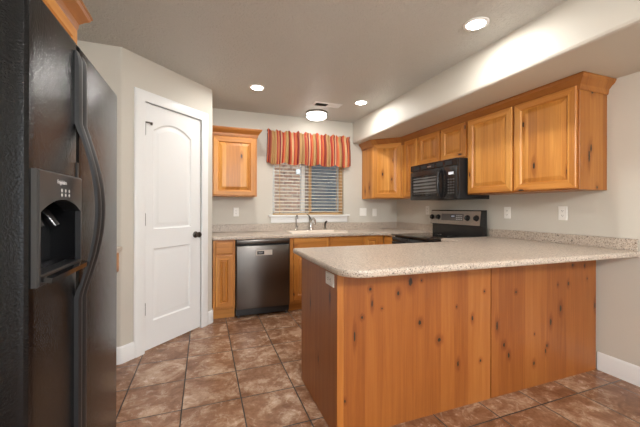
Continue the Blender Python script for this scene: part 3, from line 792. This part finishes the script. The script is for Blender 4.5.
def chip(y_a, y_b, za, zb, o, mat, nm, par):
    b = B(); b.loops([[onp(y_a, za, oo), onp(y_b, za, oo), onp(y_b, zb, oo), onp(y_a, zb, oo)] for oo in (0.002, o)], cap1=True); return b.build(nm, mat, par)
chip(2.705, 3.045, 1.082, 1.160, 0.0036, plain('grey touch panel', (0.16, 0.155, 0.15, 1), 0.35, 0.6), 'touch_panel', cp)
chip(2.825, 2.895, 1.118, 1.146, 0.0046, M['blackglass'], 'clock_display', cp)
for k in range(4): chip(2.838 + k * 0.013, 2.846 + k * 0.013, 1.124, 1.140, 0.0052, M['blue'], 'clock_digit', cp)
for r in range(3):
    for k in range(4): chip(2.722 + k * 0.024, 2.738 + k * 0.024, 1.092 + r * 0.022, 1.104 + r * 0.022, 0.0044, M['print'], 'touch_key', cp)

# ================================================================== MICROWAVE
xm = 2.378; y0m, y1m, z0m, z1m = 2.478, 3.236, 1.318, 1.736
mw = thing('microwave_oven', 'black over-the-range microwave hung under the short cabinet', 'microwave', (R, (y0m + y1m) / 2, z0m))
b = B(); b.box(xm + 0.03, R - 0.002, y0m, y1m, z0m + 0.004, z1m - 0.001, 0.003, 1); b.build('casing', M['blackmat'], mw)
b = B(); b.box(xm + 0.004, xm + 0.03, y0m, y1m, z1m - 0.075, z1m - 0.001, 0.004, 2); vt = b.build('vent_grille', M['black'], mw)
for k in range(5):
    b = B(); ya = y0m + 0.07 + k * 0.13; b.box(xm + 0.001, xm + 0.006, ya, ya + 0.10, z1m - 0.062, z1m - 0.02, 0.001, 1); b.build('grille_slot', M['gasket'], vt)
b = B(); b.box(xm, xm + 0.03, y0m + 0.185, y1m, z0m, z1m - 0.079, 0.005, 2); md = b.build('door', M['black'], mw, smooth=30)
# mesh window; its lighter horizontal bands paint in a slatted reflection
tw = NT('microwave window mesh'); P = tw.obj(); z_ = tw.sep(P)[2]
bands = tw.math('GREATER_THAN', tw.math('FRACT', tw.math('MULTIPLY', z_, 26.0)), 0.45)
tw.set(Base_Color=tw.mix(bands, (0.012, 0.012, 0.012, 1), (0.13, 0.13, 0.13, 1)), Roughness=0.10, Specular_IOR_Level=0.8)
b = B(); b.box(xm - 0.0012, xm + 0.002, y0m + 0.250, y1m - 0.035, z0m + 0.045, z1m - 0.135, 0.001, 1); b.build('door_window', M['blackglass'], md)
B().box(xm - 0.002, xm, y0m + 0.285, y1m - 0.065, z0m + 0.072, z1m - 0.160).build('window_mesh', tw.m, md)
b = B(); b.box(xm, xm + 0.03, y0m, y0m + 0.183, z0m, z1m - 0.079, 0.005, 2); pnl = b.build('control_panel', M['black'], mw, smooth=30)
B().box(xm - 0.0015, xm + 0.001, y0m + 0.045, y0m + 0.115, 1.572, 1.598).build('display', M['blue'], pnl)
for r in range(6):
    for k in range(3):
        b = B(); ya = y0m + 0.035 + k * 0.034; zz = 1.375 + r * 0.028
        b.box(xm - 0.0012, xm + 0.001, ya, ya + 0.022, zz, zz + 0.014); b.build('key', plain('dark key', (0.06, 0.06, 0.06, 1), 0.4) if (r, k) == (0, 0) else bpy.data.materials['dark key'], pnl)
b = B(); yh = y0m + 0.222
pts = [(xm + 0.002, yh, z1m - 0.105), (xm - 0.020, yh, z1m - 0.110), (xm - 0.044, yh, z1m - 0.165), (xm - 0.052, yh, (z0m + z1m - 0.08) / 2), (xm - 0.044, yh, z0m + 0.080), (xm - 0.020, yh, z0m + 0.030), (xm + 0.002, yh, z0m + 0.025)]
b.tube(pts, [0.016, 0.017, 0.016, 0.016, 0.016, 0.017, 0.016], 14); b.build('handle', M['black'], md, smooth=50)
b = B(); b.box(xm - 0.0005, xm + 0.005, 2.862, 2.925, z1m - 0.052, z1m - 0.036, 0.001, 1); b.build('badge', M['ring'], mw)['label'] = 'small silver maker badge'

# ================================================================== REFRIGERATOR
xf = -0.397; fy0, fy1, fsp, fz0, fz1 = 0.950, 1.786, 1.272, 0.075, 1.775
fr = thing('refrigerator', 'black textured side-by-side refrigerator with ice dispenser', 'refrigerator', (-0.80, (fy0 + fy1) / 2, 0))
b = B(); b.box(XL + 0.04, xf - 0.075, fy0 + 0.004, fy1 - 0.004, 0.03, 1.745, 0.006, 2); b.build('cabinet_body', M['fridge'], fr)
b = B(); b.box(XL + 0.10, xf - 0.045, fy0 + 0.02, fy1 - 0.02, 0.012, 0.072, 0.004, 1); b.build('base_grille', M['blackmat'], fr)
for yy in (fy0 + 0.05, fy1 - 0.05):
    b = B(); b.box(xf - 0.14, xf - 0.02, yy - 0.035, yy + 0.035, 1.745, 1.785, 0.008, 2); b.build('hinge_cover', M['blackmat'], fr)
    b = B(); b.lathe((xf - 0.12, yy, 0), [(0.02, 0), (0.02, 0.014)], 'z', 12); b.build('foot', M['blackmat'], fr)
def fdoor(ya, yb, hole=None):
    b = B(); o = rect(ya, yb, fz0, fz1)
    pf = [(0.0, xf - 0.068), (0.0, xf - 0.022), (0.003, xf - 0.010), (0.010, xf - 0.003), (0.022, xf)]
    L = b.loops([[(x, p[0], p[1]) for p in inset(o, d)] for d, x in pf], cap0=not hole)
    if hole:
        Hh = b.loops([[(x, p[0], p[1]) for p in hole] for x in (xf - 0.068, xf)])
        fill(b, [L[-1], Hh[1]]); fill(b, [L[0], Hh[0]])
    else: b.b.faces.new(L[-1])
    return b.build('door', M['fridge'], fr, smooth=30)
DY0, DY1, DZ0, DZ1 = 0.966, 1.258, 1.022, 1.318
hole = rect(DY0 + 0.015, DY1 - 0.015, DZ0 + 0.010, DZ1 - 0.015)
fd = fdoor(fy0, fsp - 0.004, hole); fd2 = fdoor(fsp + 0.004, fy1)
B().box(xf - 0.066, xf - 0.045, fsp - 0.004, fsp + 0.004, fz0, fz1 - 0.003).build('door_gasket', M['gasket'], fr)
# dispenser: bezel with an arched opening, dark cavity, paddles, tray
ds = empty('ice_dispenser'); ds.parent = fd; ORI[ds] = ORI[fr]
n_ = 14
ca, cb_ = DY0 + 0.010, DY1 - 0.012
op = [(ca, 1.052), (cb_, 1.052)] + [(cb_ + (ca - cb_) * i / n_, 1.210 + 0.034 * (1 - abs(2 * i / n_ - 1) ** 2.0)) for i in range(n_ + 1)]
b = B(); o = rect(DY0, DY1, DZ0, DZ1); XB = xf + 0.014
L = b.loops([[(x, p[0], p[1]) for p in inset(o, d)] for d, x in ((0, xf - 0.002), (0, XB - 0.004), (0.004, XB))])
Hh = b.loops([[(x, p[0], p[1]) for p in op] for x in (XB, xf - 0.030)])
fill(b, [L[-1], Hh[0]])
b.build('bezel', plain('smoked black bezel', (0.022, 0.022, 0.023, 1), 0.28), ds, smooth=30)
b = B(); b.loops([[(x, p[0], p[1]) for p in op] for x in (xf - 0.030, xf - 0.066)], cap1=True)
b.build('cavity', M['black'], ds)
b = B()
tr_ = [(DY0 + 0.006, 1.030), (DY1 - 0.006, 1.030)]
b.loops([[(XB + 0.024, DY0 + 0.006, 1.030), (XB + 0.024, DY1 - 0.010, 1.030), (xf - 0.060, DY1 - 0.018, 1.050), (xf - 0.060, DY0 + 0.03, 1.050)], [(XB + 0.026, DY0 + 0.006, 1.044), (XB + 0.026, DY1 - 0.010, 1.044), (xf - 0.060, DY1 - 0.018, 1.056), (xf - 0.060, DY0 + 0.03, 1.056)]], True, True)
b.build('drip_tray', M['blackglass'], ds)
for ya, yb in ((1.03, 1.10), (1.13, 1.19)):
    b = B(); b.tube([(xf - 0.060, (ya + yb) / 2, 1.215), (xf - 0.035, (ya + yb) / 2, 1.185), (xf - 0.022, (ya + yb) / 2, 1.165)], [0.016, 0.014, 0.012], 10); b.build('paddle', M['black'], ds, smooth=40)
mt = Matrix(((0, 0, 1, XB + 0.0005 - ORI[fr].x), (1, 0, 0, 1.070 - ORI[fr].y), (0, 1, 0, 1.288 - ORI[fr].z), (0, 0, 0, 1)))
lt = text('lettering', 'Frigidaire', 0.0165, M['print'], ds, mt); lt['label'] = 'pale maker lettering'
for r in range(2):
    for k in range(3):
        b = B(); ya = 1.10 + k * 0.026; zz = 1.257 + r * 0.013
        b.loops([[(XB + oo, ya + 0.005 * math.cos(a), zz + 0.005 * math.sin(a)) for a in [2 * PI * i / 10 for i in range(10)]] for oo in (0.0, 0.0006)], cap1=True)
        b.build('icon', M['print'], ds)
# finger pocket strips beside the handles
B().box(xf - 0.001, xf + 0.003, 1.262 - 0.012, 1.262 + 0.004, 1.02, 1.37, 0.001, 1).build('grip_strip', M['blackmat'], fd)
# two long bowed handles
def fhandle(yc, par):
    b = B(); loops = []
    for i in range(61):
        z = 0.16 + (1.735 - 0.16) * i / 60
        tt = max(0.0, min(1.0, (z - 0.93) / 0.57)); bow = 0.054 * math.sin(PI * tt) ** 1.0 if 0 < tt < 1 else 0.0
        e = min(1.0, (z - 0.16) / 0.03, (1.735 - z) / 0.03); th = 0.016 * (0.35 + 0.65 * max(e, 0))
        xb = xf + bow; hw = 0.0145
        loops.append([(xb - 0.001 + (0.004 if bow > 0.012 else 0), yc - hw, z), (xb + th * 0.7, yc - hw, z), (xb + th, yc - hw * 0.5, z), (xb + th, yc + hw * 0.5, z), (xb + th * 0.7, yc + hw, z), (xb - 0.001 + (0.004 if bow > 0.012 else 0), yc + hw, z)])
    b.loops(loops, True, True); b.build('handle', M['blackmat'], par, smooth=50)
fhandle(fsp - 0.022, fd); fhandle(fsp + 0.022, fd2)

# ================================================================== WINDOW DRESSING
vl = thing('window_valance', 'red, gold and burgundy striped valance gathered above the kitchen window', 'valance', (1.386, D, 2.25))
b = B(); NXv, NZv = 220, 14
L = []; uvs = []
x0v, x1v = 0.772, 1.995
NS = 5
for j in range(NZv + 1):
    tz = j / NZv; row = []
    for i in range(NXv + 1):
        q = i / NXv
        s = q + 0.006 * math.sin(q * 41) * (1 - tz)
        sw_ = abs(math.sin((q * NS + 0.02) * PI))                       # 0 between swags, 1 mid-swag
        fold = 0.55 * math.sin(q * 2 * PI * 12 + 1.1 * math.sin(q * 23)) + 0.45 * math.sin(q * 2 * PI * 27 + 1.3 + 2 * math.sin(q * 11))
        gather = math.exp(-((tz - 0.11) / 0.05) ** 2)
        head = max(0.0, 1 - tz / 0.12)
        zb = 1.838 - 0.036 * sw_ ** 0.7
        ztop = 2.252 + 0.010 * math.sin(q * 2 * PI * 9 + 1.0) + 0.009 * math.sin(q * 2 * PI * 21 + 0.5)
        z = ztop + (zb - ztop) * tz
        puff = 0.030 * math.sin(PI * min(1.0, max(0.0, (tz - 0.1) / 0.95))) * (0.35 + 0.65 * sw_)
        amp = 0.009 + 0.011 * tz + 0.004 * head
        spread = 0.018 * (tz - 0.15) if tz > 0.15 else 0.012 * head * 0.5
        xx = x0v + 0.014 + (x1v - x0v - 0.028) * s + (q - 0.5) * 2 * spread
        row.append(b.b.verts.new((xx, D - 0.062 - fold * amp + 0.012 * gather - puff, z)))
    L.append(row)
uvl = b.b.loops.layers.uv.new('UVMap')
for j in range(NZv):
    for i in range(NXv):
        f = b.b.faces.new((L[j][i], L[j][i + 1], L[j + 1][i + 1], L[j + 1][i]))
        for lo, (ii, jj) in zip(f.loops, ((i, j), (i + 1, j), (i + 1, j + 1), (i, j + 1))): lo[uvl].uv = (ii / NXv, jj / NZv)
for xe, side in ((0, -1), (NXv, 1)):      # returns to the wall
    prev = None
    for j in range(NZv + 1):
        v = L[j][xe]; w = b.b.verts.new((v.co.x, D - 0.004, v.co.z))
        if prev:
            f = b.b.faces.new((prev[0], prev[1], w, v))
            for lo in f.loops: lo[uvl].uv = (0.0 + 0.02 if side < 0 else 0.98, 0)
        prev = (v, w)
b.build('cloth', M['valance'], vl, smooth=True)
b = B(); b.tube([(0.776, D - 0.036, 2.225), (1.991, D - 0.036, 2.225)], 0.008, 10); b.build('rod', M['white'], vl)

bl = thing('window_blind', 'cream two-inch slatted blind lowered over the kitchen window', 'blind', (1.386, D, WZ0))
b = B(); zz = WZ0 + 0.045
while zz < WZ1 - 0.05:
    b.loops([[(x, D + 0.010, zz - 0.003), (x, D + 0.026, zz + 0.0008), (x, D + 0.042, zz + 0.003), (x, D + 0.042, zz + 0.0055), (x, D + 0.026, zz + 0.0037), (x, D + 0.010, zz - 0.0005)] for x in (WX0 + 0.012, WX1 - 0.012)], True, True); zz += 0.046
b.build('slats', M['blind'], bl)
b = B(); b.box(WX0 + 0.010, WX1 - 0.010, D + 0.010, D + 0.043, WZ0 + 0.003, WZ0 + 0.020, 0.003, 1); b.build('bottom_rail', M['tanrail'], bl)
b = B(); b.box(WX0 + 0.006, WX1 - 0.006, D + 0.006, D + 0.044, WZ1 - 0.045, WZ1 - 0.002, 0.003, 1); b.build('headrail', M['blind'], bl)
for xx in (WX0 + 0.10, 1.386, WX1 - 0.10):
    for yy in (D + 0.009, D + 0.0425):
        b = B(); b.tube([(xx, yy, WZ0 + 0.01), (xx, yy, WZ1 - 0.03)], 0.0022, 6); b.build('ladder_cord', M['tanrail'], bl)

# ================================================================== OUTLETS AND SWITCHES
def outlet(label, loc, rz, kind='duplex', gangs=1, flat=False, scale=1.0):
    o = thing('wall_outlet' if kind == 'duplex' else 'wall_switch', label, 'outlet' if kind == 'duplex' else 'switch', loc, rz, 'outlets and switches')
    if flat: o.rotation_euler = (0, PI / 2, rz); o.rotation_mode = 'XYZ'
    ORI[o] = Vector((0, 0, 0))
    w = 0.070 + 0.046 * (gangs - 1)
    b = B(); r3 = lambda d, y: [(p[0], y, p[1]) for p in inset(rect(-w / 2, w / 2, -0.0575, 0.0575), d)]
    b.loops([r3(0, 0), r3(0, -0.003), r3(0.004, -0.006)], cap1=True); b.build('cover_plate', M['plate'], o, local=True)
    for g in range(gangs):
        gx = (g - (gangs - 1) / 2) * 0.046
        if kind == 'duplex':
            for s in (1, -1):
                b = B(); pts = [(gx + 0.0165 * math.cos(a) if abs(math.cos(a)) < 0.9 else gx + 0.015 * math.copysign(1, math.cos(a)), s * 0.0195 + 0.0145 * math.sin(a)) for a in [2 * PI * i / 20 for i in range(20)]]
                b.loops([[(p[0], y, p[1]) for p in pts] for y in (-0.005, -0.0075)], cap1=True); so = b.build('socket', M['plate'], o, local=True); ORI[so] = Vector((0, 0, 0))
                b = B()
                for dx in (-0.006, 0.006): b.box(gx + dx - 0.0012, gx + dx + 0.0012, -0.0082, -0.007, s * 0.0195 - 0.001, s * 0.0195 + 0.007)
                b.box(gx - 0.0022, gx + 0.0022, -0.0082, -0.007, s * 0.0195 - 0.009, s * 0.0195 - 0.005); b.build('slots', M['slot'], so, local=True)
        else:
            b = B(); b.box(gx - 0.016, gx + 0.016, -0.009, -0.005, -0.033, 0.033, 0.002, 1); b.build('rocker', M['plate'], o, local=True)
    return o
outlet('white outlet under the wall cabinet left of the window', (0.385, D, 1.168), 0)
outlet('white double switch plate right of the window', (2.226, D, 1.165), 0, 'switch', 2)
outlet('white single switch plate near the inside corner under the corner cabinet', (2.422, D, 1.158), 0, 'switch', 1)
outlet('white outlet half hidden at far edge of the range backguard', (R, 3.455, 1.195), -PI / 2)
outlet('white outlet above backsplash just past the range', (R, 2.271, 1.180), -PI / 2)
outlet('white outlet above backsplash under the exposed cabinet end', (R, 1.759, 1.183), -PI / 2)
po = outlet('white sideways outlet on the peninsula end panel', (PX, 1.609, 0.829), -PI / 2)
po.rotation_euler = (PI / 2, 0, -PI / 2); po.rotation_mode = 'XYZ'
po.matrix_world = Matrix.Translation((PX, 1.609, 0.829)) @ Matrix.Rotation(-PI / 2, 4, 'Z') @ Matrix.Rotation(PI / 2, 4, 'Y')

# ================================================================== CEILING FIXTURES
def can(label, x, y):
    o = thing('recessed_light', label, 'ceiling light', (x, y, ZC), 0, 'recessed ceiling lights')
    b = B(); b.lathe((x, y, ZC), [(0.082, 0.0), (0.082, -0.004), (0.075, -0.008), (0.060, -0.006), (0.058, 0.0)], 'z', 40); b.build('trim_ring', M['ventwhite'], o, smooth=40)
    b = B(); b.lathe((x, y, ZC), [(0.058, -0.001), (0.058, -0.004), (0.045, -0.0065), (0.0, -0.0075)], 'z', 40); b.build('lens', M['lens'], o, smooth=40)
    l = bpy.data.lights.new('lamp', 'AREA'); l.shape = 'DISK'; l.size = 0.11; l.energy = CAN_W; l.color = WARM; l.spread = math.radians(178)
    lo = bpy.data.objects.new('lamp', l); col.objects.link(lo); lo.parent = o; lo.location = (0, 0, -0.012)
can('lit recessed light nearest the pantry door', 0.514, 3.295)
can('lit recessed light beside the soffit near the window', 1.746, 3.331)
can('large lit recessed light above the peninsula', 1.734, 1.638)
can('lit recessed light in front of the refrigerator', 0.514, 1.638)

fx, fyy = 1.385, 3.89
f_ = thing('flush_light', 'round flush ceiling lamp with two nickel rings', 'ceiling light', (fx, fyy, ZC))
b = B(); b.lathe((fx, fyy, ZC), [(0.142, 0), (0.144, -0.010), (0.142, -0.024), (0.128, -0.024)], 'z', 48); b.build('ceiling_ring', M['ring'], f_, smooth=40)
b = B(); b.lathe((fx, fyy, ZC), [(0.130, -0.018), (0.132, -0.046), (0.130, -0.060), (0.118, -0.072), (0.094, -0.082), (0.055, -0.089), (0.0, -0.092)], 'z', 48); b.build('diffuser', M['diff'], f_, smooth=60)
b = B()
b.loops([[(fx + r * math.cos(2 * PI * k / 48), fyy + r * math.sin(2 * PI * k / 48), ZC + h) for k in range(48)] for r, h in ((0.1330, -0.042), (0.1395, -0.042), (0.1395, -0.058), (0.1330, -0.058), (0.1330, -0.042))]); b.build('lower_ring', M['ring'], f_, smooth=40)
for k in range(3):
    a = 2 * PI * k / 3 + 0.4; b = B(); b.tube([(fx + 0.136 * math.cos(a), fyy + 0.136 * math.sin(a), ZC - 0.02), (fx + 0.136 * math.cos(a), fyy + 0.136 * math.sin(a), ZC - 0.06)], 0.003, 6); b.build('post', M['ring'], f_)

vx0, vx1, vy0, vy1 = 1.225, 1.575, 3.475, 3.620
v_ = thing('ceiling_vent', 'white rectangular air vent beside the flush ceiling lamp', 'vent', ((vx0 + vx1) / 2, (vy0 + vy1) / 2, ZC))
b = B(); r3 = lambda d, z: [(p[0], p[1], z) for p in inset(rect(vx0, vx1, vy0, vy1), d)]
b.loops([r3(0, ZC), r3(0.002, ZC - 0.003), r3(0.022, ZC - 0.010), r3(0.024, ZC - 0.002)]); b.build('frame', M['ventwhite'], v_)
B().box(vx0 + 0.022, vx1 - 0.022, vy0 + 0.022, vy1 - 0.022, ZC - 0.002, ZC - 0.0005).build('duct_back', M['ventgrey'], v_)
xm_ = (vx0 + vx1) / 2
for side, (xa, xb) in enumerate(((vx0 + 0.024, xm_ - 0.004), (xm_ + 0.004, vx1 - 0.024))):
    b = B(); nn = 8
    for k in range(nn):
        yy = vy0 + 0.030 + (vy1 - vy0 - 0.060) * k / (nn - 1); sgn = -1 if side else 1
        b.loops([[(xx, yy - 0.005 * sgn, ZC - 0.0095), (xx, yy + 0.004 * sgn, ZC - 0.0025), (xx, yy + 0.0048 * sgn, ZC - 0.003), (xx, yy - 0.0042 * sgn, ZC - 0.010)] for xx in (xa, xb)], True, True)
    b.build('louvres', M['ventwhite'] if side else M['ventgrey'], v_)  # shade of the left half put into the colour: grey louvres on a white vent
B().box(xm_ - 0.004, xm_ + 0.004, vy0 + 0.02, vy1 - 0.02, ZC - 0.010, ZC - 0.002).build('centre_bar', M['ventwhite'], v_)

# unseen globe lamp added behind the camera to brighten ceiling and soffit
dp = thing('fill_pendant', 'opal globe pendant added behind the camera as fill light', 'added fill lamp', (0.7, -1.5, ZC))
b = B(); b.lathe((0.7, -1.5, ZC), [(0.06, 0), (0.06, -0.02), (0.0, -0.025)], 'z', 24); b.build('ceiling_rose', M['ring'], dp, smooth=40)
b = B(); b.tube([(0.7, -1.5, ZC - 0.02), (0.7, -1.5, 2.26)], 0.005, 8); b.build('cord', M['blackmat'], dp)
b = B(); b.lathe((0.7, -1.5, 2.10), [(0.16 * math.sin(PI * i / 16), -0.16 * math.cos(PI * i / 16)) for i in range(17)], 'z', 32); b.build('globe', emis('fill lamp globe', (1.0, 0.99, 0.97, 1), FILL_E), dp, smooth=True)
